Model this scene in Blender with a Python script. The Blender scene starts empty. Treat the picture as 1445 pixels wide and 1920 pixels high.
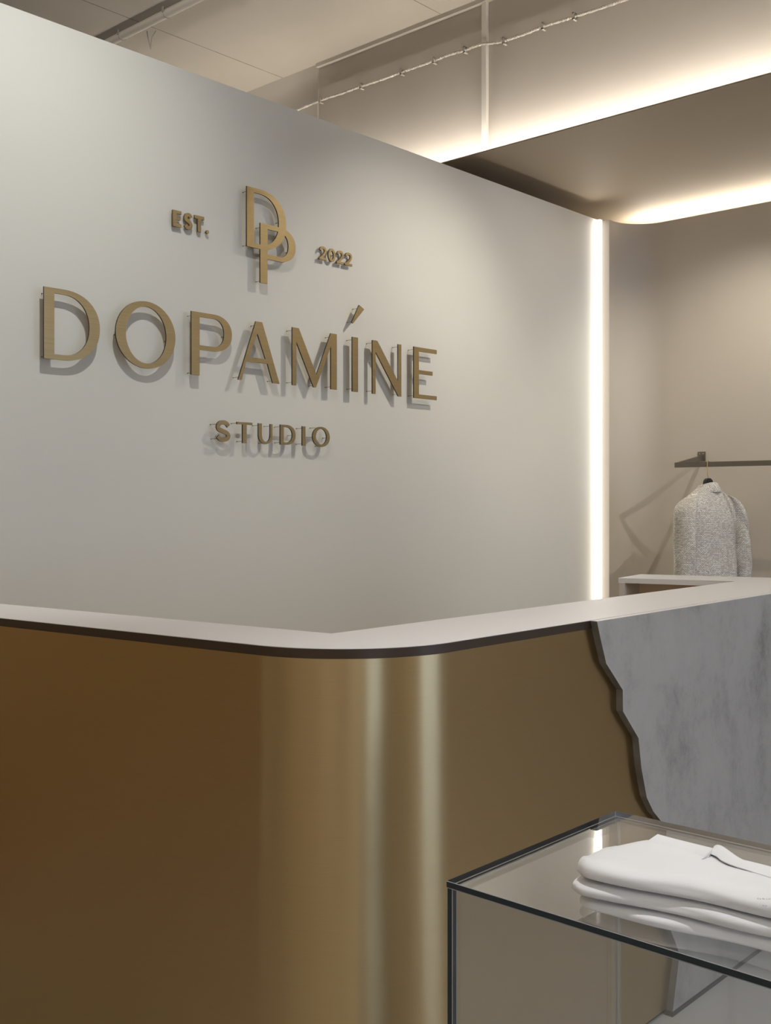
import bpy, bmesh, math, random
from mathutils import Vector, Matrix
random.seed(7)
S = bpy.context.scene
COL = S.collection
PI = math.pi

# ------------------------------------------------------------ camera
CAM = Vector((-1.713, -3.245, 1.396))
cd = bpy.data.cameras.new('camera'); co = bpy.data.objects.new('camera', cd); COL.objects.link(co)
co.location = CAM
co.rotation_euler = (PI/2, 0, math.atan2(.6745, .738) - PI/2)
cd.sensor_fit = 'VERTICAL'; cd.sensor_height = 36; cd.lens = 2012/1920*36
cd.shift_y = -23/1920
cd.clip_start = .05
S.camera = co
S.view_settings.view_transform = 'Standard'; S.view_settings.look = 'None'
S.view_settings.gamma = 1; S.view_settings.use_curve_mapping = False
S.view_settings.exposure = 0.95

# ------------------------------------------------------------ world and lights
w = bpy.data.worlds.new('world'); S.world = w; w.use_nodes = True
bg = w.node_tree.nodes['Background']; bg.inputs[0].default_value = (.50, .67, 1, 1); bg.inputs[1].default_value = 2.15

def aim(o, tgt):
    o.rotation_euler = (Vector(tgt) - o.location).to_track_quat('-Z', 'Y').to_euler()
def spot(name, loc, tgt, power, size=60, blend=.8, rad=.02, col=(1, .97, .93)):
    l = bpy.data.lights.new(name, 'SPOT'); l.energy = power; l.spot_size = math.radians(size); l.spot_blend = blend
    l.shadow_soft_size = rad; l.color = col
    o = bpy.data.objects.new(name, l); COL.objects.link(o); o.location = loc; aim(o, tgt); return o
# track spots washing the sign wall
spot('track_spot', (-.15, -1.45, 3.5), (.0, 0, 2.25), 55, 88, 1, .007, (.96, .975, .97))
spot('track_spot', (2.12, -1.35, 3.36), (1.95, 0, 1.75), 50, 76, 1, .009, (1, .95, .87))
spot('downlight', (2.75, -1.85, 3.07), (2.85, 0, 2.2), 30, 66, 1, .04, (1, .95, .87))
# downlights over the clothes rail
spot('downlight', (3.2, -1.22, 3.06), (3.9, -.5, 1.2), 26, 95, 1, .012, (1, .95, .86))
spot('downlight', (2.81, -2.69, 3.05), (3.8, -.6, 1.3), 32, 80, 1, .012, (1, .95, .86))
spot('downlight', (2.95, -4.6, 3.05), (3.9, -4.2, 1.0), 8, 100, 1, .03, (1, .95, .86))
# over the glass table and the counter front
spot('track_spot', (-.9, -2.9, 3.7), (-.25, -2.75, .85), 75, 60, 1, .03, (.97, .98, 1))
spot('track_spot', (1.3, -3.6, 3.7), (1.2, -1.9, .6), 36, 80, 1, .05, (.98, .99, 1))
spot('track_spot', (1.2, -.9, 3.6), (1.0, -1.7, 1.1), 26, 90, 1, .05, (1, .97, .95))
spot('wall_fill_spot', (-4.2, -2.2, 3.8), (-6, -2.2, 1.0), 70, 100, 1, .1, (1, .93, .8))  # unseen lamp added to brighten the left wall that the brass reflects
spot('wall_fill_spot', (-2.2, -1.6, 3.8), (-2.2, .05, .7), 40, 95, 1, .1, (1, .93, .8))  # unseen lamp added so the brass mirrors a brighter brown wall
spot('fill_uplight', (-.8, -1.2, 3.35), (1.7, 1.7, 4.1), 130, 32, .6, .04, (1, .95, .87))  # unseen lamp added to light the ceiling pipe from the room side
# general fill: unseen area lights added out of view
for p in ((-3.5, -3.5), (-3.3, -6), (.4, -6.2)):
    l = bpy.data.lights.new('shop_fill_light', 'AREA'); l.shape = 'RECTANGLE'; l.size = 2.4; l.size_y = 1.2; l.energy = 15; l.color = (1, .94, .86)
    o = bpy.data.objects.new('shop_fill_light', l); COL.objects.link(o); o.location = (p[0], p[1], 3.85)

# ------------------------------------------------------------ materials
def mat(name, col, rough=.6, metal=0, **kw):
    m = bpy.data.materials.new(name); m.use_nodes = True
    b = m.node_tree.nodes['Principled BSDF']
    b.inputs['Base Color'].default_value = (*col, 1); b.inputs['Roughness'].default_value = rough; b.inputs['Metallic'].default_value = metal
    for k, v in kw.items(): b.inputs[k].default_value = v
    return m
def N(m, t, **kw):
    n = m.node_tree.nodes.new(t)
    for k, v in kw.items(): setattr(n, k, v)
    return n
def L(m, a, b): m.node_tree.links.new(a, b)
def BS(m): return m.node_tree.nodes['Principled BSDF']
def coords(m, scale, kind='Object'):
    tc = N(m, 'ShaderNodeTexCoord'); mp = N(m, 'ShaderNodeMapping'); mp.inputs['Scale'].default_value = scale
    L(m, tc.outputs[kind], mp.inputs[0]); return mp.outputs[0]
def noise(m, vec, scale, detail=4, rough=.5):
    n = N(m, 'ShaderNodeTexNoise'); n.inputs['Scale'].default_value = scale; n.inputs['Detail'].default_value = detail; n.inputs['Roughness'].default_value = rough
    if vec: L(m, vec, n.inputs[0])
    return n.outputs[0]
def ramp(m, fac, stops):
    r = N(m, 'ShaderNodeValToRGB'); e = r.color_ramp.elements
    while len(e) < len(stops): e.new(.5)
    for i, (p, c) in enumerate(stops): e[i].position = p; e[i].color = (*c, 1)
    L(m, fac, r.inputs[0]); return r.outputs[0]
def bump(m, h, strength, dist=.001):
    b = N(m, 'ShaderNodeBump'); b.inputs['Strength'].default_value = strength; b.inputs['Distance'].default_value = dist
    L(m, h, b.inputs['Height']); L(m, b.outputs[0], BS(m).inputs['Normal'])
def mottle(m, c0, c1, vecscale=(1, 1, 1), scale=3, bs=.05, bscale=60):
    v = coords(m, vecscale)
    L(m, ramp(m, noise(m, v, scale), [(.3, c0), (.7, c1)]), BS(m).inputs['Base Color'])
    bump(m, noise(m, v, bscale), bs)

M_sign = mat('painted_plaster', (.6, .575, .53), .55); mottle(M_sign, (.545, .527, .465), (.57, .549, .487), scale=.8)
M_wall = mat('warm_plaster', (.58, .53, .46), .7); mottle(M_wall, (.50, .445, .37), (.54, .48, .40), scale=.8)
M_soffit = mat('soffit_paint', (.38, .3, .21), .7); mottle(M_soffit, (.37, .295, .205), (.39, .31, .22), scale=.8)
M_beam = mat('beam_paint', (.56, .51, .45), .75); mottle(M_beam, (.54, .49, .43), (.58, .53, .465), scale=1.5, bs=.1)
M_brown = mat('brown_wall', (.16, .075, .03), .6); mottle(M_brown, (.36, .25, .145), (.39, .27, .16), scale=1)
M_cream = mat('cream_wall', (.7, .62, .5), .8)
M_back = mat('shop_wall', (.42, .36, .27), .8)
M_floor = mat('microcement', (.3, .295, .28), .35); mottle(M_floor, (.42, .41, .39), (.48, .465, .44), scale=1.2)
# concrete ceiling slab with fine cast-in joint lines
M_ceil = mat('ceiling_concrete', (.5, .45, .38), .8)
v = coords(M_ceil, (1, 1, 1))
c = ramp(M_ceil, noise(M_ceil, v, 1.3, 6), [(.3, (.47, .425, .355)), (.7, (.53, .48, .41))])
sp = N(M_ceil, 'ShaderNodeSeparateXYZ'); L(M_ceil, v, sp.inputs[0])
ad = N(M_ceil, 'ShaderNodeMath', operation='SUBTRACT'); L(M_ceil, sp.outputs[1], ad.inputs[0]); ad.inputs[1].default_value = 1.56
md = N(M_ceil, 'ShaderNodeMath', operation='PINGPONG'); L(M_ceil, ad.outputs[0], md.inputs[0]); md.inputs[1].default_value = .62
n2 = noise(M_ceil, v, 5, 3)
a2 = N(M_ceil, 'ShaderNodeMath', operation='MULTIPLY'); L(M_ceil, n2, a2.inputs[0]); a2.inputs[1].default_value = .0065
lt = N(M_ceil, 'ShaderNodeMath', operation='LESS_THAN'); L(M_ceil, md.outputs[0], lt.inputs[0]); L(M_ceil, a2.outputs[0], lt.inputs[1])
mx = N(M_ceil, 'ShaderNodeMix', data_type='RGBA'); L(M_ceil, lt.outputs[0], mx.inputs[0]); L(M_ceil, c, mx.inputs[6]); mx.inputs[7].default_value = (.22, .19, .15, 1)
L(M_ceil, mx.outputs[2], BS(M_ceil).inputs['Base Color'])
bump(M_ceil, noise(M_ceil, v, 40), .1)

M_pipe = mat('painted_pipe', (.56, .51, .44), .5)
M_trim = mat('white_trim', (.78, .74, .67), .5)
M_strap = mat('strap_metal', (.3, .27, .23), .5)
M_rope = mat('cable_wrap', (.62, .57, .5), .7)
wv = N(M_rope, 'ShaderNodeTexWave', wave_type='BANDS'); wv.bands_direction = 'DIAGONAL'; wv.inputs['Scale'].default_value = 45
L(M_rope, coords(M_rope, (1, 1, 1)), wv.inputs[0]); bump(M_rope, wv.outputs[1], .8, .003)

M_top = mat('white_solid_surface', (.8, .775, .75), .5)
M_edge = mat('dark_bronze', (.06, .038, .022), .38, .3)
M_plinth = mat('black_plinth', (.03, .03, .03), .5)
M_board = mat('beige_board', (.74, .6, .45), .6)
M_whiteboard = mat('white_board', (.66, .61, .55), .5)
# brushed brass: brushed along the horizontal, so reflections smear vertically
M_brass = mat('brushed_brass', (.5, .39, .23), .32, 1)
b = BS(M_brass); b.inputs['Anisotropic'].default_value = .93
tg = N(M_brass, 'ShaderNodeCombineXYZ'); tg.inputs[2].default_value = 1; L(M_brass, tg.outputs[0], b.inputs['Tangent'])
v = coords(M_brass, (5, 5, 2200)); nb = noise(M_brass, v, 1, 2)
L(M_brass, ramp(M_brass, nb, [(.35, (.50, .37, .19)), (.65, (.525, .39, .203))]), b.inputs['Base Color'])
bump(M_brass, nb, .02, .0003)
M_sgold = mat('brushed_gold', (.42, .31, .15), .38, .85)
nb = noise(M_sgold, coords(M_sgold, (4, 4, 500)), 1, 2)
L(M_sgold, ramp(M_sgold, nb, [(.3, (.36, .27, .13)), (.7, (.43, .325, .165))]), BS(M_sgold).inputs['Base Color'])
M_black = mat('black_edge', (.012, .01, .008), .45)
M_side = mat('bronze_side', (.17, .13, .08), .5, .4)
M_pin = mat('pin_steel', (.10, .085, .06), .35, .8)
# grey stone panel
M_stone = mat('grey_stone', (.2, .2, .2), .55)
v1 = coords(M_stone, (1, 1, .7))
c1 = noise(M_stone, v1, 5, 8, .6); c2 = noise(M_stone, coords(M_stone, (1, 1, 1)), 160, 3)
c3 = noise(M_stone, coords(M_stone, (1, 1, .8)), 30, 5, .7)
mm = N(M_stone, 'ShaderNodeMath', operation='MULTIPLY_ADD'); L(M_stone, c3, mm.inputs[0]); mm.inputs[1].default_value = .4; L(M_stone, c1, mm.inputs[2])
mm2 = N(M_stone, 'ShaderNodeMath', operation='MULTIPLY_ADD'); L(M_stone, c2, mm2.inputs[0]); mm2.inputs[1].default_value = .15; L(M_stone, mm.outputs[0], mm2.inputs[2])
L(M_stone, ramp(M_stone, mm2.outputs[0], [(.5, (.20, .190, .173)), (.66, (.32, .306, .28)), (.8, (.39, .374, .342)), (.98, (.42, .40, .367))]), BS(M_stone).inputs['Base Color'])
bump(M_stone, mm2.outputs[0], .25, .002)
M_stoneedge = mat('stone_cut_edge', (.13, .115, .095), .55); mottle(M_stoneedge, (.11, .095, .08), (.18, .165, .14), scale=20, bs=.2)

def emis(name, col, s):
    m = bpy.data.materials.new(name); m.use_nodes = True; nt = m.node_tree; nt.nodes.clear()
    e = nt.nodes.new('ShaderNodeEmission'); e.inputs[0].default_value = (*col, 1); e.inputs[1].default_value = s
    o = nt.nodes.new('ShaderNodeOutputMaterial'); nt.links.new(e.outputs[0], o.inputs[0]); return m
M_led = emis('led_light', (1, .95, .87), 26)
M_ledv = emis('led_front_diffuser', (1, .96, .91), 1.5)
M_leds = emis('led_side_glow', (1, .94, .86), 14)
M_ledb = mat('led_channel', (.5, .5, .5), .5)

# clear glass: transparent mixed with mirror by a symmetric Fresnel term
M_glass = bpy.data.materials.new('clear_glass'); M_glass.use_nodes = True; nt = M_glass.node_tree; nt.nodes.clear()
lw = N(M_glass, 'ShaderNodeLayerWeight'); lw.inputs[0].default_value = .5
pw = N(M_glass, 'ShaderNodeMath', operation='POWER'); L(M_glass, lw.outputs[1], pw.inputs[0]); pw.inputs[1].default_value = 4.2
ma = N(M_glass, 'ShaderNodeMath', operation='MULTIPLY_ADD'); L(M_glass, pw.outputs[0], ma.inputs[0]); ma.inputs[1].default_value = .93; ma.inputs[2].default_value = .075
tr = N(M_glass, 'ShaderNodeBsdfTransparent'); tr.inputs[0].default_value = (.955, .965, .97, 1)
gl = N(M_glass, 'ShaderNodeBsdfGlossy'); gl.inputs['Roughness'].default_value = 0; gl.inputs[0].default_value = (1, 1, 1, 1)
ms = N(M_glass, 'ShaderNodeMixShader'); L(M_glass, ma.outputs[0], ms.inputs[0]); L(M_glass, tr.outputs[0], ms.inputs[1]); L(M_glass, gl.outputs[0], ms.inputs[2])
ou = N(M_glass, 'ShaderNodeOutputMaterial'); L(M_glass, ms.outputs[0], ou.inputs[0])
M_gedge = mat('glass_cut_edge', (.014, .022, .028), .3)
M_garris = mat('glass_arris', (.35, .36, .36), .15)
M_wglass = bpy.data.materials.new('window_glass'); M_wglass.use_nodes = True; nt = M_wglass.node_tree; nt.nodes.clear()
tr = N(M_wglass, 'ShaderNodeBsdfTransparent'); gl = N(M_wglass, 'ShaderNodeBsdfGlossy'); gl.inputs['Roughness'].default_value = 0
ms = N(M_wglass, 'ShaderNodeMixShader'); ms.inputs[0].default_value = .08; L(M_wglass, tr.outputs[0], ms.inputs[1]); L(M_wglass, gl.outputs[0], ms.inputs[2])
ou = N(M_wglass, 'ShaderNodeOutputMaterial'); L(M_wglass, ms.outputs[0], ou.inputs[0])

M_cotton = mat('white_cotton', (.80, .80, .80), .85)
bump(M_cotton, noise(M_cotton, coords(M_cotton, (1, 1, 1)), 900, 2), .12, .0004)
BS(M_cotton).inputs['Sheen Weight'].default_value = .15
M_seam = mat('seam_thread', (.5, .5, .5), .9)
M_print = mat('print_ink', (.12, .12, .12), .7)
M_rail = mat('rail_bronze', (.16, .135, .105), .42, .35)
M_hook = mat('brass_wire', (.6, .45, .22), .3, .9)
M_hanger = mat('black_hanger', (.012, .01, .009), .4)
# woven tweed
M_tweed = mat('tweed', (.6, .57, .52), .95)
uvn = N(M_tweed, 'ShaderNodeTexCoord')
mp = N(M_tweed, 'ShaderNodeMapping'); mp.inputs['Scale'].default_value = (1, 1, 1); L(M_tweed, uvn.outputs['UV'], mp.inputs[0])
nv = noise(M_tweed, mp.outputs[0], 60, 2)
nadd = N(M_tweed, 'ShaderNodeVectorMath', operation='SCALE'); L(M_tweed, nv, nadd.inputs[0]); nadd.inputs[3].default_value = .003
nva = N(M_tweed, 'ShaderNodeVectorMath', operation='ADD'); L(M_tweed, mp.outputs[0], nva.inputs[0]); L(M_tweed, nadd.outputs[0], nva.inputs[1])
br = N(M_tweed, 'ShaderNodeTexBrick'); L(M_tweed, nva.outputs[0], br.inputs[0])
br.inputs['Scale'].default_value = 1; br.inputs['Brick Width'].default_value = .0125; br.inputs['Row Height'].default_value = .0062
br.inputs['Mortar Size'].default_value = .0011; br.inputs['Mortar Smooth'].default_value = .6
br.inputs['Color1'].default_value = (.93, .91, .86, 1); br.inputs['Color2'].default_value = (.62, .58, .52, 1); br.inputs['Mortar'].default_value = (.27, .235, .19, 1)
nz = noise(M_tweed, mp.outputs[0], 170, 3, .7)
tm = N(M_tweed, 'ShaderNodeMix', data_type='RGBA', blend_type='MULTIPLY'); tm.inputs[0].default_value = 1
L(M_tweed, br.outputs[0], tm.inputs[6]); L(M_tweed, ramp(M_tweed, nz, [(.32, (.52, .49, .45)), (.5, (1, 1, 1))]), tm.inputs[7])
L(M_tweed, tm.outputs[2], BS(M_tweed).inputs['Base Color'])
iv = N(M_tweed, 'ShaderNodeMath', operation='SUBTRACT'); iv.inputs[0].default_value = 1; L(M_tweed, br.outputs[1], iv.inputs[1])
bump(M_tweed, iv.outputs[0], .6, .0015)

# ------------------------------------------------------------ helpers
def link(name, bm, mats, parent=None, smooth=0, recalc=True):
    if recalc: bmesh.ops.recalc_face_normals(bm, faces=bm.faces)
    me = bpy.data.meshes.new(name)
    if smooth:
        a = math.radians(smooth)
        for f in bm.faces: f.smooth = True
        for e in bm.edges:
            if len(e.link_faces) == 2 and e.calc_face_angle(0) > a: e.smooth = False
    bm.to_mesh(me); bm.free()
    for m in (mats if isinstance(mats, (list, tuple)) else [mats]): me.materials.append(m)
    o = bpy.data.objects.new(name, me); COL.objects.link(o)
    if parent:
        o.parent = parent; o.matrix_parent_inverse = Matrix.Translation(-parent.location) if parent.type == 'EMPTY' else Matrix()
    return o
def box(bm, x0, x1, y0, y1, z0, z1, mi=0):
    vs = [bm.verts.new((x, y, z)) for z in (z0, z1) for y in (y0, y1) for x in (x0, x1)]
    for q in ((0, 2, 3, 1), (4, 5, 7, 6), (0, 1, 5, 4), (1, 3, 7, 5), (3, 2, 6, 7), (2, 0, 4, 6)):
        f = bm.faces.new([vs[i] for i in q]); f.material_index = mi
def prism(bm, pts, z0, z1, axis='z', mi=0, side=0):
    def mk(p, h): return {'z': (p[0], p[1], h), 'y': (p[0], h, p[1]), 'x': (h, p[0], p[1])}[axis]
    a = [bm.verts.new(mk(p, z0)) for p in pts]; b_ = [bm.verts.new(mk(p, z1)) for p in pts]
    f1 = bm.faces.new(a); f2 = bm.faces.new(b_); f1.material_index = f2.material_index = mi
    n = len(pts)
    for i in range(n):
        f = bm.faces.new((a[i], a[(i+1) % n], b_[(i+1) % n], b_[i])); f.material_index = side
    return f1, f2
def tube(bm, pts, r, n=10, mi=0, closed=False):
    pts = [Vector(p) for p in pts]; rings = []
    up = Vector((0, 0, 1)); prev = None
    for i, p in enumerate(pts):
        if closed: t = (pts[(i+1) % len(pts)] - pts[i-1]).normalized()
        else: t = ((pts[min(i+1, len(pts)-1)]) - pts[max(i-1, 0)]).normalized()
        if prev is None:
            a = t.cross(up if abs(t.z) < .9 else Vector((1, 0, 0))).normalized()
        else: a = (prev - t*prev.dot(t)).normalized()
        prev = a; b_ = t.cross(a)
        rr = r[i] if isinstance(r, (list, tuple)) else r
        rings.append([bm.verts.new(p + (a*math.cos(2*PI*k/n) + b_*math.sin(2*PI*k/n))*rr) for k in range(n)])
    m_ = len(rings)
    for i in range(m_ if closed else m_-1):
        A, B = rings[i], rings[(i+1) % m_]
        for k in range(n):
            f = bm.faces.new((A[k], A[(k+1) % n], B[(k+1) % n], B[k])); f.material_index = mi
    if not closed:
        for R_ in (rings[0][::-1], rings[-1]): f = bm.faces.new(R_); f.material_index = mi
def struct(name, bm, m, **kw):
    o = link(name, bm, m, **kw); o['kind'] = 'structure'; return o
def tag(o, label, cat, group=None):
    o['label'] = label; o['category'] = cat
    if group: o['group'] = group
    return o
def empty(name, loc, label, cat, group=None):
    o = bpy.data.objects.new(name, None); COL.objects.link(o); o.location = loc; o.empty_display_size = .05
    return tag(o, label, cat, group)
def sbox(name, m, *a):
    bm = bmesh.new(); box(bm, *a); return struct(name, bm, m)

# ------------------------------------------------------------ room shell
ZC, ZW, ZS = 3.93, 2.996, 3.098
sbox('floor', M_floor, -6.1, 4.4, -7.6, 3.3, -.1, 0)
sbox('ceiling', M_ceil, -6.1, 4.4, -7.6, 3.3, ZC, ZC+.1)
bm = bmesh.new(); box(bm, -.62, 3.626, 0, .12, 0, ZW); box(bm, 3.626, 3.6735, .004, .12, 0, ZW)
struct('wall_sign', bm, M_sign)
sbox('wall_rear_left', M_cream, -6.0, -3.3, .05, .17, 0, ZC)
sbox('wall_brown', M_brown, -3.3, -.62, .05, .17, 0, ZC)
sbox('wall_rear', M_beam, -6.0, 4.4, 3.2, 3.3, 0, ZC)
sbox('wall_left', M_cream, -6.1, -6.0, -7.6, 3.3, 0, ZC)
sbox('wall_back', M_back, 4.3, 4.4, -7.6, 3.2, 0, ZC)
# wall behind the camera with two windows
bm = bmesh.new()
WN = ((-3.4, -1.9), (1.7, 4.1))
xs = [-6.0] + [x for w_ in WN for x in w_] + [4.3]
for i in range(0, len(xs), 2): box(bm, xs[i], xs[i+1], -7.6, -7.5, 0, ZC)
for a, b_ in WN: box(bm, a, b_, -7.6, -7.5, 0, .4); box(bm, a, b_, -7.6, -7.5, 3.0, ZC)
struct('wall_front', bm, M_back)
for i, (a, b_) in enumerate(WN):
    bm = bmesh.new()
    for q in ((a, a+.05, .4, 3.), (b_-.05, b_, .4, 3.), (a+.05, b_-.05, .4, .45), (a+.05, b_-.05, 2.95, 3.)): box(bm, q[0], q[1], -7.58, -7.52, q[2], q[3])
    fr = struct('window_%d' % (i+1), bm, M_strap)
    bm = bmesh.new(); box(bm, a+.05, b_-.05, -7.555, -7.545, .45, 2.95)
    p = link('pane', bm, M_wglass, fr)
# curved wall panel of the fitting area
pts = [(3.674, 0.0), (3.674, -.052), (3.715, -.052)]
for k in range(1, 20):
    a = PI/2*(1-k/20); pts.append((3.715+.21*math.cos(a), -.262+.21*math.sin(a)))
pts += [(3.925, -.27), (3.925, -7.5), (3.955, -7.5), (3.955, -.27)]
for k in range(1, 20):
    a = PI/2*(k/20); pts.append((3.715+.24*math.cos(a), -.262+.24*math.sin(a)))
pts += [(3.715, -.02), (3.704, 0.0)]
bm = bmesh.new(); prism(bm, pts, 0, ZW)
struct('wall_fitting', bm, M_wall, smooth=30)
# dropped soffit, bulkhead above it
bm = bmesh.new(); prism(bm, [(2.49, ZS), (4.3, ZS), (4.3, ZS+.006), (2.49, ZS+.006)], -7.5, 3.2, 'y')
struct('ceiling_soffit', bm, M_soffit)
bm = bmesh.new(); box(bm, 2.64, 2.72, -7.5, 3.2, ZS+.006, ZC); box(bm, 2.630, 2.64, 1.26, 3.2, ZS+.006, ZC)
struct('wall_bulkhead', bm, M_beam)
bm = bmesh.new(); box(bm, 2.615, 2.64, -7.5, 1.26, ZC-.022, ZC)
struct('trim_1', bm, M_pipe)
bm = bmesh.new(); box(bm, 2.618, 2.64, .028, .056, ZS+.007, ZC-.022)
struct('trim_2', bm, M_trim)

# LED light strips
def led(name, label, m, x0, x1, y0, y1, z0, z1):
    bm = bmesh.new(); box(bm, x0, x1, y0, y1, z0, z1)
    return tag(link(name, bm, m), label, 'light')
o = led('led_strip', 'upright glowing white light strip between the sign wall and the curved wall', [M_ledb, M_ledv, M_leds], 3.6265, 3.648, -.022, .0035, 0.001, ZW-.002)
for f in o.data.polygons: f.material_index = 1 if f.normal.y < -.5 else (2 if f.normal.x < -.5 else (1 if f.normal.x > .5 else 0))
led('led_strip', 'long light strip hidden on the soffit edge, washing the bulkhead above', M_led, 2.53, 2.548, -7.45, 3.1, ZS+.007, ZS+.014)
led('led_strip', 'long light strip behind the top of the curved wall, lighting the soffit', M_led, 4.12, 4.17, -7.4, .05, ZW-.02, ZW-.01)

# ------------------------------------------------------------ ceiling pipe
t = empty('ceiling_pipe', (1.6, 1.8, 3.87), 'pale painted pipe running under the concrete ceiling above the sign wall', 'pipe')
bm = bmesh.new(); tube(bm, [(1.60, 3.2, 3.906), (1.615, 1.2, 3.906), (1.63, -1.5, 3.906)], .0225, 14)
link('pipe', bm, M_pipe, t, 40)
bm = bmesh.new(); tube(bm, [(1.565, .9, 3.915), (1.575, -.2, 3.915), (1.58, -1.5, 3.915)], .013, 12)
link('thin_pipe', bm, M_pipe, t, 40)
bm = bmesh.new(); tube(bm, [(1.617, .78, 3.902), (1.617, .86, 3.902)], .0265, 12)
link('coupling', bm, M_whiteboard, t, 40)
for y in (1.72, 1.32, .98, .6):
    bm = bmesh.new()
    tube(bm, [(1.612+.025*math.cos(a), y, 3.906+.0245*math.sin(a)) for a in [PI*(1.0+k/10) for k in range(11)]], .003, 6)
    box(bm, 1.582, 1.588, y-.006, y+.006, 3.905, 3.93); box(bm, 1.635, 1.641, y-.006, y+.006, 3.905, 3.93)
    link('pipe_strap', bm, M_strap, t, 40)
bm = bmesh.new()
tube(bm, [(1.635, .80, 3.885), (1.645, .76, 3.86), (1.66, .73, 3.835), (1.69, .70, 3.83)], .0025, 6)
tag(link('loose_wire', bm, M_black, None, 40), 'short dark loop of wire hanging at the ceiling pipe coupling', 'wire')
bm = bmesh.new()
tube(bm, [(1.70, 1.62, 3.93), (1.70, 1.61, 3.89), (1.71, 1.60, 3.83)], .003, 6)
tube(bm, [(1.73, 1.58, 3.93), (1.715, 1.60, 3.89), (1.71, 1.60, 3.83)], .0025, 6)
tag(link('ceiling_hook', bm, M_strap, None, 40), 'small forked wire hook hanging from the ceiling behind the sign wall', 'hook')

# ------------------------------------------------------------ wrapped cable on the bulkhead
def px_onX(px, py, X):
    F = Vector((.738, .6745)); F.normalize(); Rr = Vector((F.y, -F.x)); v_ = F + Rr*((px-722.5)/2012)
    d = (X-CAM.x)/v_.x
    return Vector((X, CAM.y+v_.y*d, CAM.z-(py-937)/2012*d))
cable = [(500, 232), (555.6, 207), (601, 188), (640, 175), (677, 161.6), (715, 149), (753, 135), (784, 124), (813.5, 113.6), (843, 102), (871.6, 94), (888, 87), (904, 82.5), (925, 80.5), (945, 77), (958, 72), (985, 63), (1018, 49.5), (1028, 46), (1052, 39), (1076, 31), (1120, 17), (1169.5, 0), (1230, -22), (1300, -50)]
P3 = [px_onX(x, y, 2.620) for x, y in cable]
t = empty('wrapped_cable', tuple(P3[8]), 'off-white rope-wrapped cable clipped in a slack line along the bulkhead', 'cable')
bm = bmesh.new()
fine = []
for i in range(len(P3)-1):
    a0 = P3[max(i-1, 0)]; a1 = P3[i]; a2_ = P3[i+1]; a3 = P3[min(i+2, len(P3)-1)]
    for k in range(8):
        s = k/8
        fine.append(.5*((2*a1)+(a2_-a0)*s+(2*a0-5*a1+4*a2_-a3)*s*s+(3*a1-a0-3*a2_+a3)*s**3))
rad = [.0075+.0012*math.sin(i*1.9) for i in range(len(fine))]
tube(bm, fine, rad, 8); link('cable', bm, M_rope, t, 60)
for i in (2, 4, 6, 8, 10, 14, 17, 20):
    p = P3[i]; bm = bmesh.new()
    box(bm, p.x-.012, p.x-.008, p.y-.005, p.y+.005, p.z-.016, p.z+.016)
    box(bm, p.x-.012, 2.64, p.y-.005, p.y+.005, p.z+.011, p.z+.016); box(bm, p.x-.012, 2.64, p.y-.005, p.y+.005, p.z-.016, p.z-.011)
    link('cable_clip', bm, M_pipe, t)

# ------------------------------------------------------------ sign letters
def half_bowl(x0, xm, zt, zb, n=28, e=2.15):
    zc = (zt+zb)/2; rz = (zt-zb)/2; rx = xm-x0; out = []
    for k in range(n+1):
        a = PI/2-PI*k/n; c_, s_ = math.cos(a), math.sin(a)
        out.append((x0+rx*abs(c_)**(2/e), zc+rz*math.copysign(abs(s_)**(2/e), s_)))
    return out
def ell(x0, x1, z0, z1, n=56):
    return [((x0+x1)/2+(x1-x0)/2*math.cos(2*PI*k/n), (z0+z1)/2+(z1-z0)/2*math.sin(2*PI*k/n)) for k in range(n)]
def D_(x0, xs_, xm, xi, xsi, zt, zb, th):
    return [[(x0, zb), (x0, zt)]+half_bowl(xs_, xm, zt, zb), [(x0+xi, zb+th), (x0+xi, zt-th)]+half_bowl(xs_, xsi, zt-th, zb+th)]
def P_(x0, xst, xs_, xm, xmi, zt, zb, zbb, th):
    return [[(x0, zb), (x0, zt)]+half_bowl(xs_, xm, zt, zbb)+[(xst, zbb), (xst, zb)], [(xst, zbb+th), (xst, zt-th)]+half_bowl(xs_, xmi, zt-th, zbb+th)]
def stroke(c_, w_):
    L_, R_ = [], []
    for i, p in enumerate(c_):
        a, b_ = c_[max(i-1, 0)], c_[min(i+1, len(c_)-1)]
        d = Vector((b_[0]-a[0], b_[1]-a[1])).normalized(); n_ = Vector((-d.y, d.x))*(w_[i] if isinstance(w_, list) else w_)/2
        L_.append((p[0]+n_.x, p[1]+n_.y)); R_.append((p[0]-n_.x, p[1]-n_.y))
    return [L_+R_[::-1]]
def smooth_path(p, n=8):
    out = []
    for i in range(len(p)-1):
        q = [Vector(p[max(0, min(len(p)-1, i+j))]) for j in (-1, 0, 1, 2)]
        for k in range(n):
            s = k/n; out.append(tuple(.5*((2*q[1])+(q[2]-q[0])*s+(2*q[0]-5*q[1]+4*q[2]-q[3])*s*s+(3*q[1]-q[0]-3*q[2]+q[3])*s**3)))
    return out+[tuple(p[-1])]
def S_(x0, x1, z0, z1, w_):
    a = w_/2; W, H = x1-x0, z1-z0
    base = [(.97, .80), (.78, .955), (.52, 1.0), (.22, .95), (.04, .77), (.12, .60), (.45, .50), (.80, .40), (.97, .25), (.85, .07), (.5, 0), (.2, .05), (.02, .19)]
    return stroke(smooth_path([(x0+a+(W-w_)*u, z0+a+(H-w_)*v_) for u, v_ in base]), w_)
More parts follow.
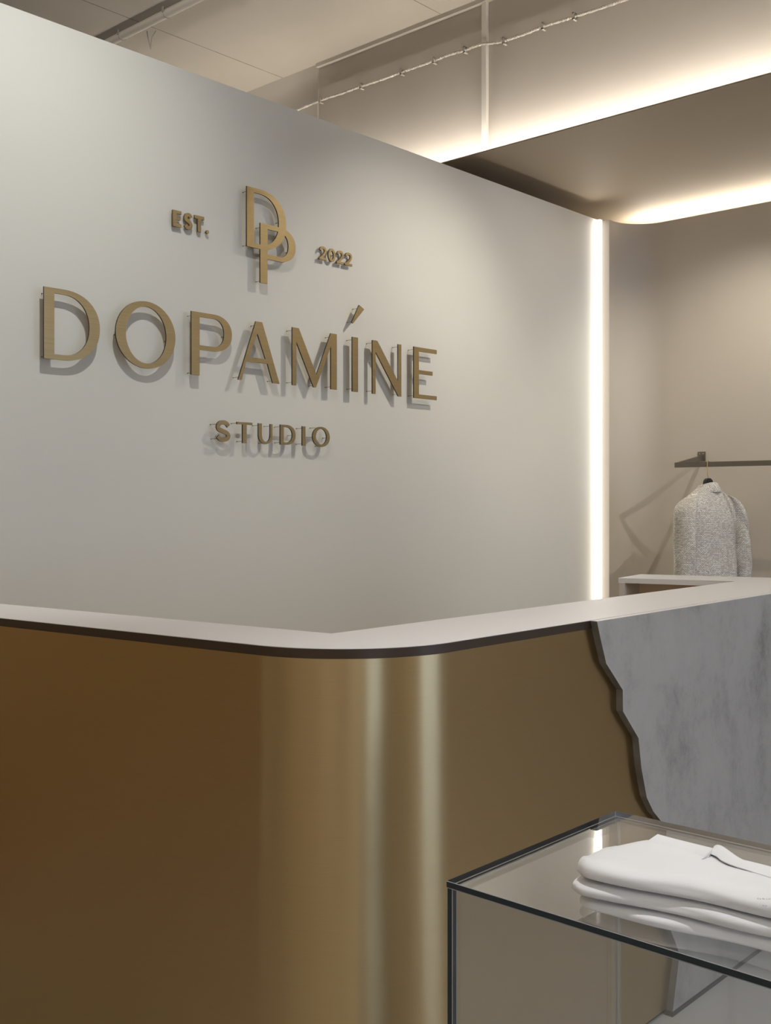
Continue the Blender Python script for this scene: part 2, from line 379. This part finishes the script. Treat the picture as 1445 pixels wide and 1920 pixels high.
def two(x0, x1, z0, z1, w_):
    a = w_/2; W, H = x1-x0-w_, z1-z0-w_
    base = [(.03, .74), (.18, .94), (.5, 1), (.85, .93), (.95, .72), (.82, .5), (.45, .22), (.08, .0)]
    c_ = smooth_path([(x0+a+W*u, z0+a+H*v_) for u, v_ in base], 6)
    return stroke(c_, w_)+[[(x0, z0), (x0, z0+w_*.95), (x1, z0+w_*.95), (x1, z0)]]
def letter_mesh(name, loops_list, yf, th, parent):
    """loops_list: list of separate outlines groups, each filled on its own, all in one mesh"""
    bm = bmesh.new()
    for gi, loops in enumerate(loops_list):
        cu = bpy.data.curves.new('outline', 'CURVE'); cu.dimensions = '2D'; cu.fill_mode = 'BOTH'; cu.extrude = th/2
        for lp in loops:
            s = cu.splines.new('POLY'); s.points.add(len(lp)-1)
            for i, p in enumerate(lp): s.points[i].co = (p[0], p[1], 0, 1)
            s.use_cyclic_u = True
        oc = bpy.data.objects.new('outline', cu); COL.objects.link(oc)
        dg = bpy.context.evaluated_depsgraph_get(); me = bpy.data.meshes.new_from_object(oc.evaluated_get(dg))
        me.transform(Matrix.Translation((0, yf+th/2+gi*.0002, 0)) @ Matrix.Rotation(PI/2, 4, 'X'))
        bm.from_mesh(me); bpy.data.objects.remove(oc); bpy.data.curves.remove(cu); bpy.data.meshes.remove(me)
    bmesh.ops.remove_doubles(bm, verts=bm.verts, dist=1e-6)
    bmesh.ops.recalc_face_normals(bm, faces=bm.faces)
    for f in bm.faces: f.material_index = 0 if abs(f.normal.y) > .9 else 1
    return link(name, bm, [M_sgold, M_side if th > .007 else M_black], parent, recalc=False)
def letter(label, groups, pins, yf=-.04, th=.006, group=None, nm='sign_letter', cat='letter'):
    xs_ = [p[0] for g in groups for l in g for p in l]; zs = [p[1] for g in groups for l in g for p in l]
    o = empty(nm, ((min(xs_)+max(xs_))/2, 0, min(zs)), label, cat, group)
    letter_mesh('face', groups, yf, th, o)
    if not pins:
        l0 = groups[-1][0]; q = [(l0[0][0]+l0[1][0])/2+(.010 if l0[0][0] < (min(xs_)+max(xs_))/2 else -.005), (l0[0][1]+l0[1][1])/2]
        bm = bmesh.new(); tube(bm, [(q[0], -.0005, q[1]), (q[0], yf+th-.0005, q[1])], .0015, 8); link('pin', bm, M_pin, o, 40)
    for x, z in pins:
        bm = bmesh.new(); tube(bm, [(x, -.0005, z), (x, yf+th-.0005, z)], .0007, 8)
        tube(bm, [(x, -.0005, z), (x, -.003, z)], .0017, 8)
        link('pin', bm, M_pin, o, 40)
    return o
ZT, ZB = 2.094, 1.861
letter('big gold D that begins the main word on the sign wall', [D_(.132, .205, .343, .038, .302, ZT+.003, ZB, .017)], [(.146, 2.08), (.146, 1.87), (.325, 1.98)])
letter('big gold round letter O, second in the main word on the sign wall', [[ell(.406, .659, 1.863, 2.102), ell(.447, .619, 1.881, 2.083)]], [(.5325, 2.092), (.5325, 1.872), (.425, 1.975), (.64, 1.975)])
letter('big gold letter P between the big O and the big A', [P_(.731, .769, .835, .923, .885, ZT, ZB-.002, 1.955, .0165)], [(.743, 2.08), (.743, 1.868), (.905, 2.02)])
letter('big gold letter A in the middle of the main word', [[[(1.043, ZT), (1.076, ZT), (1.167, 1.859), (1.131, 1.859), (1.1035, 1.933), (.9945, 1.933), (.972, 1.859), (.954, 1.859)], [(1.051, 2.047), (1.093, 1.951), (1.008, 1.951)]]], [(.960, 1.869), (1.136, 1.869), (1.05, 2.08)])
letter('big gold letter M to the right of the big A', [[[(1.236, ZT), (1.272, ZT), (1.371, 1.912), (1.454, ZT), (1.490, ZT), (1.490, 1.860), (1.455, 1.860), (1.455, 2.04), (1.368, 1.860), (1.355, 1.860), (1.258, 2.038), (1.258, 1.860), (1.236, 1.860)]]], [(1.24, 2.082), (1.24, 1.872), (1.362, 1.868), (1.46, 2.08), (1.459, 1.87)])
letter('big gold upright bar of the letter I below the slanted accent', [[[(1.584, 1.860), (1.584, ZT), (1.619, ZT), (1.619, 1.860)]]], [(1.588, 2.082), (1.588, 1.872)])
letter('gold slanted wedge accent floating above the letter I', [[[(1.626, 2.236), (1.658, 2.221), (1.588, 2.152), (1.581, 2.157)]]], [(1.625, 2.222), (1.59, 2.160)], nm='sign_accent', cat='accent')
letter('big gold letter N next to last in the main word', [[[(1.710, ZT), (1.741, ZT), (1.878, 1.927), (1.878, ZT), (1.900, ZT), (1.900, 1.860), (1.880, 1.860), (1.730, 2.045), (1.730, 1.860), (1.710, 1.860)]]], [(1.713, 2.082), (1.713, 1.872), (1.881, 2.082), (1.885, 1.870)])
letter('big gold letter E that ends the main word', [[[(1.986, 1.861), (1.986, ZT+.001), (2.149, ZT+.001), (2.149, 2.076), (2.021, 2.076), (2.021, 1.991), (2.119, 1.991), (2.119, 1.973), (2.021, 1.973), (2.021, 1.879), (2.149, 1.879), (2.149, 1.861)]]], [(1.99, 2.082), (1.99, 1.872), (2.11, 2.085), (2.11, 1.870)])
# monogram
letter('gold monogram of a D overlapping a lower P, top centre of the sign', [D_(.997, 1.065, 1.202, .036, 1.163, 2.614, 2.380, .018), P_(1.066, 1.1035, 1.165, 1.254, 1.215, 2.484, 2.249, 2.347, .0185)], [(1.009, 2.598), (1.009, 2.388), (1.077, 2.47), (1.077, 2.258), (1.182, 2.51), (1.235, 2.40)], nm='sign_monogram', cat='monogram')
# small word
zt, zb = 1.696, 1.616
sp_ = [(.848, 1.688), (.848, 1.63), (.880, 1.69)]
letter('small gold letter S that begins the lower word', [S_(.846, .917, 1.616, 1.698, .0165)], [(.850, 1.682), (.852, 1.627), (.895, 1.689)])
letter('small gold letter T, second in the lower word', [[[(.948, 1.687), (.948, 1.696), (1.025, 1.696), (1.025, 1.687), (.9965, 1.687), (.9965, 1.615), (.976, 1.615), (.976, 1.687)]]], [(.951, 1.691), (1.02, 1.691), (.979, 1.622)])
U_o = [(1.056, zt), (1.056, 1.650)]+[(1.0925-.0365*math.cos(PI*k/20), 1.650-.035*math.sin(PI*k/20)) for k in range(1, 20)]+[(1.129, 1.650), (1.129, zt), (1.117, zt), (1.117, 1.650)]+[(1.0955+.0215*math.cos(PI*k/20), 1.650-.0255*math.sin(PI*k/20)) for k in range(1, 20)]+[(1.074, 1.650), (1.074, zt)]
letter('small gold letter U in the lower word', [[U_o]], [(1.059, 1.688), (1.119, 1.688), (1.09, 1.619)])
letter('small gold letter D in the lower word', [D_(1.171, 1.205, 1.254, .0185, 1.236, 1.697, 1.617, .0095)], [(1.174, 1.688), (1.174, 1.625), (1.246, 1.657)])
letter('small gold upright letter I, next to last in the lower word', [[[(1.291, 1.617), (1.291, zt), (1.309, zt), (1.309, 1.617)]]], [(1.293, 1.688), (1.293, 1.624)])
letter('small gold letter O that ends the lower word', [[ell(1.349, 1.449, 1.615, 1.699), ell(1.368, 1.430, 1.625, 1.690)]], [(1.37, 1.694), (1.352, 1.655), (1.40, 1.619), (1.445, 1.655)])
# EST. and 2022, set close to the wall
Y2 = -.02
e0, e1 = 2.399, 2.459
def sm(label, g): return letter(label, g, [], Y2, .008)
sm('tiny thick gold letter E left of the monogram', [[[(.663, e0), (.663, e1), (.701, e1), (.701, e1-.012), (.678, e1-.012), (.678, 2.435), (.696, 2.435), (.696, 2.424), (.678, 2.424), (.678, e0+.012), (.701, e0+.012), (.701, e0)]]])
sm('tiny thick gold letter S left of the monogram', [S_(.713, .753, e0-.001, e1+.001, .0135)])
sm('tiny thick gold letter T left of the monogram', [[[(.762, e1-.0125), (.762, e1), (.806, e1), (.806, e1-.0125), (.7915, e1-.0125), (.7915, e0), (.7765, e0), (.7765, e1-.0125)]]])
letter('tiny gold full stop at the foot of the letter T left of the monogram', [[ell(.816, .829, e0, e0+.014, 20)]], [], Y2, .008, nm='sign_full_stop', cat='full stop')
n0, n1 = 2.401, 2.457
letter('tiny gold digit 2 that begins the year right of the monogram', [[l] for l in two(1.408, 1.450, n0, n1, .010)], [], Y2, .008, nm='sign_digit', cat='digit')
letter('tiny gold digit 0 of the year right of the monogram', [[ell(1.460, 1.502, n0, n1, 32), ell(1.4705, 1.4915, n0+.010, n1-.010, 28)]], [], Y2, .008, nm='sign_digit', cat='digit')
letter('tiny gold digit 2 just after the zero of the year', [[l] for l in two(1.511, 1.552, n0, n1, .010)], [], Y2, .008, nm='sign_digit', cat='digit')
letter('tiny gold digit 2 that ends the year right of the monogram', [[l] for l in two(1.560, 1.604, n0, n1, .010)], [], Y2, .008, nm='sign_digit', cat='digit')

# ------------------------------------------------------------ reception counter
YF, YI, H = -1.838, -1.556, 1.10
R = .30
d1 = Vector((.1198, -.9928)).normalized()
corner = Vector((-.2415, YF)); turn = math.acos(d1.x); T_ = R*math.tan(turn/2)
p_in = corner-d1*T_; cen = p_in+Vector((-d1.y, d1.x))*R
outer = [Vector((corner.x+(.0-YF)*d1.x/d1.y, -.012))]
a0 = math.atan2(p_in.y-cen.y, p_in.x-cen.x)
NS = 48
for k in range(NS+1): outer.append(cen+Vector((math.cos(a0+turn*k/NS), math.sin(a0+turn*k/NS)))*R)
outer.append(Vector((2.36, YF)))
def offset(path, d):
    out = []
    for i, p in enumerate(path):
        t1 = (path[i]-path[i-1]).normalized() if i > 0 else None
        t2 = (path[i+1]-path[i]).normalized() if i < len(path)-1 else None
        n1_ = Vector((t1.y, -t1.x)) if t1 else None; n2_ = Vector((t2.y, -t2.x)) if t2 else None
        if n1_ is None: out.append(p+n2_*d)
        elif n2_ is None: out.append(p+n1_*d)
        else:
            m_ = (n1_+n2_).normalized(); out.append(p+m_*d/max(.3, m_.dot(n1_)))
    return out
def ribbon(bm, path, o0, o1, z0, z1):
    prism(bm, [tuple(p) for p in offset(path, o0)]+[tuple(p) for p in offset(path, o1)][::-1], z0, z1)
t = empty('reception_counter', (.5, -1.7, 0), 'reception counter with curved brushed brass front, white top and grey stone panel', 'counter')
inner = [(2.286, -1.574), (2.123, -1.114), (1.885, -1.152), (2.009, YI), (-.042, YI), (-.246, -.012)]
bm = bmesh.new(); prism(bm, [tuple(p) for p in outer]+inner, H-.019, H)
bmesh.ops.bevel(bm, geom=[e for e in bm.edges if all(v_.co.z > H-.001 for v_ in e.verts)], offset=.0012, segments=1, affect='EDGES')
link('countertop', bm, M_top, t)
# path ending at the stone panel for the dark edge trim
trim = [p for p in outer[:-1]]+[Vector((.62, YF))]
bm = bmesh.new(); ribbon(bm, trim, .0, .0022, H-.0205, H-.0012); link('edge_trim', bm, M_edge, t, 30)
bm = bmesh.new(); ribbon(bm, outer, -.004, .0035, .014, H-.0205); link('brass_front', bm, M_brass, t, 30)
bm = bmesh.new(); ribbon(bm, outer, -.03, -.006, 0, .014); link('plinth', bm, M_plinth, t, 30)
# stone panel with jagged edge
edge = [(.565, 1.0995), (.583, 1.052), (.608, .992), (.688, .916), (.689, .862), (.767, .782), (.782, .702), (.810, .62), (.844, .577), (.891, .538), (.917, .515), (.905, .42), (.893, .34), (.929, .252), (.971, .189), (.990, .155), (.952, .012)]
bm = bmesh.new()
f1, f2 = prism(bm, edge+[(2.36, .012), (2.36, 1.0995)], YF-.023, YF-.0036, 'y', 0, 1)
bmesh.ops.recalc_face_normals(bm, faces=bm.faces)
for f in bm.faces:
    if f.normal.z > .9: f.material_index = 2
link('stone_panel', bm, [M_stone, M_stoneedge, M_top], t, recalc=False)
bm = bmesh.new(); box(bm, .945, 2.36, YF-.026, YF-.001, 0, .0115)
link('panel_base', bm, M_plinth, t)
# desk interior boards
bm = bmesh.new()
ip = [Vector(q) for q in ((-.246, -.012), (-.042, YI), (1.98, YI))]
ribbon(bm, ip, .02, .038, .0, H-.0192); link('inner_board', bm, M_board, t)
def seg(bm, a, b_, th, z0, z1, off=0):
    a, b_ = Vector(a), Vector(b_); d = (b_-a).normalized(); n_ = Vector((-d.y, d.x))
    prism(bm, [tuple(a+n_*off), tuple(b_+n_*off), tuple(b_+n_*(off+th)), tuple(a+n_*(off+th))], z0, z1)
bm = bmesh.new(); seg(bm, (1.887, -1.154), (2.121, -1.117), .022, 0, H-.0192, -.022); link('end_panel', bm, M_whiteboard, t)
bm = bmesh.new(); seg(bm, (1.975, -1.166), (2.12, -1.62), .018, 0, H-.0192, .07); link('wing_board', bm, M_board, t)
bm = bmesh.new(); seg(bm, (2.119, -1.12), (2.29, -1.60), .012, 0, H-.0192, -.013); link('wing_outer_board', bm, M_whiteboard, t)

# ------------------------------------------------------------ glass display table
HT = .844
t = empty('glass_display_table', (-.27, -2.7, 0), 'clear glass box display table in front of the counter, carrying folded shirts', 'table')
def pane(name, *a, clear=lambda n_: False):
    bm = bmesh.new(); box(bm, *a)
    big = max(f.calc_area() for f in bm.faces)
    bmesh.ops.bevel(bm, geom=list(bm.edges), offset=.0007, segments=1, affect='EDGES')
    fs = sorted(bm.faces, key=lambda f: -f.calc_area())
    for i, f in enumerate(fs): f.material_index = 0 if i < 2 or (i < 6 and clear(f.normal)) else (1 if i < 6 else 2)
    return link(name, bm, [M_glass, M_gedge, M_garris], t)
X0, X1, Y0, Y1 = -.506, -.032, -2.261, -3.15
pane('glass_top', X0, X1, Y1, Y0, HT-.0095, HT)
pane('glass_side', X0+.001, X1-.001, Y0-.0105, Y0-.001, 0, HT-.0098, clear=lambda n_: n_.x > .5)
pane('glass_side', X0+.001, X0+.0105, Y1+.011, Y0-.0108, 0, HT-.0098)
pane('glass_side', X1-.0105, X1-.001, Y1+.011, Y0-.0108, 0, HT-.0098, clear=lambda n_: abs(n_.y) > .5)
pane('glass_side', X0+.001, X1-.001, Y1+.001, Y1+.0105, 0, HT-.0098)

bm = bmesh.new(); box(bm, X1-.0118, X1-.0103, Y0-.0125, Y0-.0108, 0, HT-.0098); link('corner_joint', bm, M_garris, t)

# ------------------------------------------------------------ folded shirts
def shirt(z0, z1, dx, dy, label, seed, top=False):
    """a folded shirt: rounded slab, fold on the camera side, ripples; outline in plan from y=-2.46 on"""
    bm = bmesh.new(); rnd = random.Random(seed)
    ny, nth = 90, 56
    ya, yb = -2.458+dy, -3.02
    ph = [rnd.uniform(0, 6) for _ in range(6)]
    rings = []
    H_ = z1-z0
    for i in range(ny+1):
        s = i/ny; y = ya+(yb-ya)*(s**1.25)
        l = ya-y
        # front (camera side) and back limits in x
        round_f = .016*math.exp(-(l/.012)**1.3)
        round_b = .05*math.exp(-(l/.022)**2)
        xf = -.487+dx+.15*l+round_f+.003*math.sin(l*30+ph[0])
        xb = -.308+dx*.3-round_b-.08*l
        if not top: xb -= .01
        hh = H_*(.72+.28*(1-math.exp(-l/.02)))
        ring = []
        for k in range(nth):
            a = 2*PI*k/nth; cx, sz = math.cos(a), math.sin(a)
            e = .28
            X = math.copysign(abs(cx)**.42, cx); Z = math.copysign(abs(sz)**(.62), sz)
            x = (xf+xb)/2+(xb-xf)/2*X
            z = z0+hh/2+hh/2*Z
            u = (x-xf)/(xb-xf)
            up = max(0, sz)
            z += up*(1 if top else .25)*(.0018*math.sin(u*9+l*14+ph[1])+.0012*math.sin(l*46+u*5+ph[2]))
            # front fold wave
            x -= (1-min(1, u*4))*(.0022*math.sin(l*38+ph[3])*(1 if sz > 0 else .4))
            # slump: thicker near the fold in front
            z += up*(1 if top else .1)*(.003*math.exp(-((u-.12)/.12)**2))
            ring.append((x, y, z))
        rings.append([bm.verts.new(c_) for c_ in ring])
    # closed rounded cap
    for i in range(ny):
        A, B = rings[i], rings[i+1]
        for k in range(nth): bm.faces.new((A[k], A[(k+1) % nth], B[(k+1) % nth], B[k]))
    c0 = Vector((0, 0, 0))
    for v_ in rings[0]: c0 += v_.co
    c0 /= nth; prev = rings[0]
    for j in range(1, 6):
        s = j/6
        nr = [bm.verts.new((c0.x+(v_.co.x-c0.x)*math.cos(s*PI/2), v_.co.y+.010*math.sin(s*PI/2), c0.z+(v_.co.z-c0.z)*math.cos(s*PI/2))) for v_ in rings[0]]
        for k in range(nth): bm.faces.new((prev[k], prev[(k+1) % nth], nr[(k+1) % nth], nr[k]))
        prev = nr
    bm.faces.new(prev); bm.faces.new(rings[-1])
    e = empty('folded_shirt', (-.4, -2.7, z0), label, 'shirt', 'folded white shirts on the glass table')
    link('shirt_body', bm, M_cotton, e, 80)
    return e
shirt(HT+.0003, HT+.0208, .006, -.001, 'folded white shirt lying directly on the glass, lowest of the stack', 3)
shirt(HT+.0213, HT+.0435, .0, .004, 'folded white shirt in the middle of the stack of three', 5)
tp = shirt(HT+.044, HT+.072, .0, -.002, 'folded white shirt on top of the stack, with round neckline and small print', 9, True)
ZTOP = HT+.071

def surf_pt(x, y, lift): return (x, y, ZTOP+lift)
# round neckline standing a little off the shirt, and the shoulder layer beside it
def strip(name, rowsets, parent, m):
    bm = bmesh.new(); rows = []
    paths = [smooth_path(list(p), 6) if len(p[0]) == 2 else smooth3(p, 6) for p in rowsets]
    for P_r in paths: rows.append([bm.verts.new(q) for q in P_r])
    for A, B in zip(rows, rows[1:]):
        for k in range(len(A)-1): bm.faces.new((A[k], A[k+1], B[k+1], B[k]))
    return link(name, bm, m, parent, 80)
def smooth3(p, n):
    p = [Vector(q) for q in p]; out = []
    for i in range(len(p)-1):
        q = [p[max(0, min(len(p)-1, i+j))] for j in (-1, 0, 1, 2)]
        for k in range(n):
            t_ = k/n; out.append(.5*((2*q[1])+(q[2]-q[0])*t_+(2*q[0]-5*q[1]+4*q[2]-q[3])*t_*t_+(3*q[1]-q[0]-3*q[2]+q[3])*t_**3))
    return out+[p[-1]]
seam_l = [(-.366, -2.589), (-.343, -2.585), (-.347, -2.599), (-.358, -2.612), (-.366, -2.629), (-.371, -2.653), (-.377, -2.687), (-.383, -2.74)]
ridge = [(-.367, -2.5895), (-.343, -2.590), (-.329, -2.589), (-.324, -2.597), (-.342, -2.613), (-.349, -2.632), (-.355, -2.653), (-.358, -2.683), (-.364, -2.74)]
ridge = [ridge[0], ridge[1], ridge[2], ridge[3], ridge[5], ridge[6], ridge[7], ridge[8]]
hs = [.0013, .006, .010, .0095, .008, .007, .006, .006]
Zt = ZTOP-.0005
r0 = [(x, y, Zt+.0012) for x, y in seam_l]
r1 = [((a_[0]*.5+b_[0]*.5), (a_[1]+b_[1])/2, Zt+.0012+h_*.62) for a_, b_, h_ in zip(seam_l, ridge, hs)]
r2 = [(x, y, Zt+h_) for (x, y), h_ in zip(ridge, hs)]
k4 = [0]+[1]*7
r3 = [(x+.007*q_, y+.001, Zt+h_*(.55 if q_ else 1)) for (x, y), h_, q_ in zip(ridge, hs, k4)]
r4 = [(x+.012*q_, y+.002, Zt-.006*q_) for (x, y), h_, q_ in zip(ridge, hs, k4)]
strip('neck_rib', [r0, r1, r2, r3, r4], tp, M_cotton)
fl_f = [(-.352, -2.499), (-.353, -2.53), (-.350, -2.56), (-.353, -2.59)]
fl_b = [(-.320, -2.500), (-.3225, -2.527), (-.324, -2.557), (-.325, -2.59)]
strip('shoulder_fold', [[(x, y, Zt-.002) for x, y in fl_f], [(x+.004, y, Zt+.0022) for x, y in fl_f], [(x-.004, y, Zt+.0055) for x, y in fl_b], [(x, y, Zt+.004) for x, y in fl_b], [(x+.003, y, Zt-.010) for x, y in fl_b]], tp, M_cotton)
bm = bmesh.new(); tube(bm, smooth3([(x-.001, y, Zt+.0022) for x, y in seam_l[1:]], 6), .00035, 6)
link('seam', bm, M_seam, tp)
def text_mesh(body, size):
    cu = bpy.data.curves.new('t', 'FONT'); cu.body = body; cu.size = size; cu.space_character = 1.3
    oc = bpy.data.objects.new('t', cu); COL.objects.link(oc)
    me = bpy.data.meshes.new_from_object(oc.evaluated_get(bpy.context.evaluated_depsgraph_get()))
    bpy.data.objects.remove(oc); bpy.data.curves.remove(cu); return me
bm = bmesh.new()
for body, loc in (('ORIG', (-.467, -2.708, 0)), ('O', (-.484, -2.722, 0)), ('.', (-.479, -2.698, 0))):
    me = text_mesh(body, .0062)
    me.transform(Matrix.Translation((loc[0], loc[1], ZTOP+.0035)) @ Matrix.Rotation(math.radians(-52), 4, 'Z')); bm.from_mesh(me); bpy.data.meshes.remove(me)
from mathutils.bvhtree import BVHTree
sb = [c_ for c_ in tp.children if c_.name.startswith('shirt_body')][0].data
tree = BVHTree.FromPolygons([v_.co.copy() for v_ in sb.vertices], [tuple(p_.vertices) for p_ in sb.polygons])
for v_ in bm.verts:
    h_ = tree.ray_cast(Vector((v_.co.x, v_.co.y, 1.2)), Vector((0, 0, -1)))
    if h_[0]: v_.co.z = h_[0].z+.0004
link('print', bm, M_print, tp)

# ------------------------------------------------------------ clothes rail
ZR = 1.583
t = empty('clothes_rail', (3.925, -.494, 1.6), 'bronze flat-bar clothes rail bracketed to the curved wall', 'rail')
bm = bmesh.new(); box(bm, 3.619, 3.631, -2.6, -.486, ZR-.0135, ZR+.0135); link('bar', bm, M_rail, t)
for y in (-.494, -2.59):
    bm = bmesh.new()
    pr = [(3.62, ZR-.0125), (3.62, ZR+.0125), (3.922, ZR+.062), (3.922, ZR+.030)]
    prism(bm, pr, y-.006, y+.006, 'y'); link('arm', bm, M_rail, t)
    bm = bmesh.new(); box(bm, 3.921, 3.9248, y-.023, y+.023, ZR+.028, ZR+.082); pl = link('wall_plate', bm, M_rail, t)
    for dy in (-.011, .011):
        bm = bmesh.new(); tube(bm, [(3.9215, y+dy, ZR+.071), (3.919, y+dy, ZR+.071)], .0035, 10); link('screw', bm, M_hook, pl)

# ------------------------------------------------------------ jacket on hanger
JC = Vector((3.625, -.676)); ja = math.radians(-14.4)
def J(x, y, z): return (JC.x+x*math.cos(ja)-y*math.sin(ja), JC.y+x*math.sin(ja)+y*math.cos(ja), z)
hg = empty('clothes_hanger', (JC.x, JC.y, 1.5), 'black hanger with brass hook on the rail, holding the tweed jacket', 'hanger')
bm = bmesh.new()
hk = [(3.612, JC.y, ZR-.004), (3.613, JC.y, ZR+.012), (3.619, JC.y, ZR+.0175), (3.628, JC.y, ZR+.0175), (3.6345, JC.y, ZR+.012), (3.636, JC.y, ZR-.002)]
hk = [(3.6155, JC.y, ZR-.04), (3.6155, JC.y, ZR+.008)]+hk[2:]
hk = [(JC.x, JC.y, 1.505), (JC.x, JC.y, 1.522), (3.6165, JC.y, 1.527)]+hk
tube(bm, hk, .0021, 8); link('hook', bm, M_hook, hg, 60)
bm = bmesh.new()
prof = [(-.032+.0, 1.470)]+[(.030*math.cos(a)*-1, 1.482+.028*math.sin(a)) for a in [PI*k/12 for k in range(13)]]+[(.032, 1.470)]
prof += [(.10, 1.42), (.14, 1.39), (.14, 1.375), (.10, 1.40), (0, 1.44), (-.10, 1.40), (-.14, 1.375), (-.14, 1.39), (-.10, 1.42)]
a = [bm.verts.new(J(x, -.009, z)) for x, z in prof]; b2 = [bm.verts.new(J(x, .009, z)) for x, z in prof]
bm.faces.new(a); bm.faces.new(b2[::-1])
for i in range(len(prof)): bm.faces.new((a[i], b2[i], b2[(i+1) % len(prof)], a[(i+1) % len(prof)]))
link('hanger_frame', bm, M_hanger, hg)

jk = empty('tweed_jacket', (JC.x, JC.y, .8), 'white and grey woven tweed jacket hanging with its back to the room', 'jacket')
def loft(name, rings, parent, capends=True):
    """rings: list of lists of points; writes a UV in metres for the weave"""
    bm = bmesh.new(); uvl = bm.loops.layers.uv.new('UVMap'); R_ = []; n = len(rings[0]); us = []; vs = []; acc = 0
    for i, r in enumerate(rings):
        pts_ = [Vector(p) for p in r]; R_.append([bm.verts.new(p) for p in pts_])
        u = [0]
        for k in range(n): u.append(u[-1]+(pts_[(k+1) % n]-pts_[k]).length)
        h = u[-1]/2; us.append([q-h for q in u])
        if i: acc += sum((pts_[k]-Vector(rings[i-1][k])).length for k in range(n))/n
        vs.append(acc)
    for i in range(len(R_)-1):
        for k in range(n):
            k2 = (k+1) % n
            f = bm.faces.new((R_[i][k], R_[i][k2], R_[i+1][k2], R_[i+1][k]))
            for lp, uv in zip(f.loops, ((us[i][k], vs[i]), (us[i][k+1], vs[i]), (us[i+1][k+1], vs[i+1]), (us[i+1][k], vs[i+1]))): lp[uvl].uv = uv
    if capends: bm.faces.new(R_[0][::-1]); bm.faces.new(R_[-1])
    return link(name, bm, M_tweed, parent, 80)
# body: z, half width, half depth, y shift; back faces local -y
body = [(1.476, .038, .032, .0), (1.466, .052, .040, 0), (1.452, .075, .048, 0), (1.434, .105, .055, 0), (1.415, .136, .061, .0), (1.395, .162, .067, 0), (1.372, .176, .073, 0), (1.345, .181, .080, 0), (1.30, .180, .087, 0), (1.24, .177, .090, 0), (1.17, .175, .088, 0), (1.10, .177, .088, 0), (1.03, .181, .092, 0), (.95, .186, .096, 0), (.87, .190, .098, 0), (.80, .192, .098, 0)]
def interp(tab, n):
    out = []
    for i in range(len(tab)-1):
        q = [tab[max(0, min(len(tab)-1, i+j))] for j in (-1, 0, 1, 2)]
        for k in range(n):
            s = k/n; out.append(tuple(.5*((2*q[1][c_])+(q[2][c_]-q[0][c_])*s+(2*q[0][c_]-5*q[1][c_]+4*q[2][c_]-q[3][c_])*s*s+(3*q[1][c_]-q[0][c_]-3*q[2][c_]+q[3][c_])*s**3) for c_ in range(len(tab[0]))))
    return out+[tab[-1]]
rings = []
nn = 96
for z, hw, hd, ys in interp(body, 5):
    r = []
    dn = max(0, min(1, (1.40-z)/.35))
    for k in range(nn):
        a = 2*PI*k/nn+PI/2
        cx, cy = math.cos(a), math.sin(a)
        x = hw*math.copysign(abs(cx)**.8, cx); y = hd*math.copysign(abs(cy)**.85, cy)
        # back drape: soft vertical folds and a centre seam
        if cy < 0:
            y += -dn*.006*math.sin(x*48+1.0)-dn*.004*math.sin(x*95+z*4)
            y += .004*math.exp(-(x/.004)**2)
        r.append(J(x, y+ys, z))
    rings.append(r)
loft('jacket_body', rings, jk)
# sleeves
for sgn in (-1, 1):
    cl = [(.120, 1.425, .012, .016), (.140, 1.412, .028, .036), (.165, 1.390, .040, .054), (.186, 1.358, .047, .064), (.198, 1.31, .048, .067), (.206, 1.25, .047, .066), (.213, 1.18, .046, .064), (.220, 1.10, .045, .061), (.224, 1.02, .044, .058), (.225, .94, .042, .055), (.224, .86, .040, .052), (.222, .80, .039, .050)]
    rg = []
    for x, z, rx, ry in interp(cl, 6):
        fold = max(0, min(1, (1.36-z)/.2)); r = []
        for k in range(48):
            a = 2*PI*k/48+PI/2; cx, cy = math.cos(a), math.sin(a)
            w_ = 1+fold*(.05*math.sin(3*a+z*22)+.03*math.sin(5*a-z*30))
            r.append(J(sgn*x+rx*cx*w_, -.012-.02*fold+ry*cy*w_, z-(0.35*rx*cx*sgn if z > 1.33 else 0)))
        rg.append(r)
    loft('sleeve', rg, jk)
# collar: folded band round the neck
rg = []
for k in range(41):
    a = math.radians(-250+320*k/40) if False else math.radians(-235+290*k/40)
    cx, cy = math.cos(a), math.sin(a)
    back = max(0, -cy)
    sec = []
    for (dr, dz) in ((.000, .018), (.004, .022), (.010, .020), (.021, -.002), (.029, -.022), (.027, -.026), (.016, -.008), (.004, .006)):
        rx, ry = .042+dr*1.1, .036+dr
        droop = -.012*(1-back)
        sec.append(J(rx*cx, ry*cy, 1.464+dz*(.75+.35*back)+droop*(1 if dr > .012 else .5)))
    rg.append(sec)
loft('collar', rg, jk)
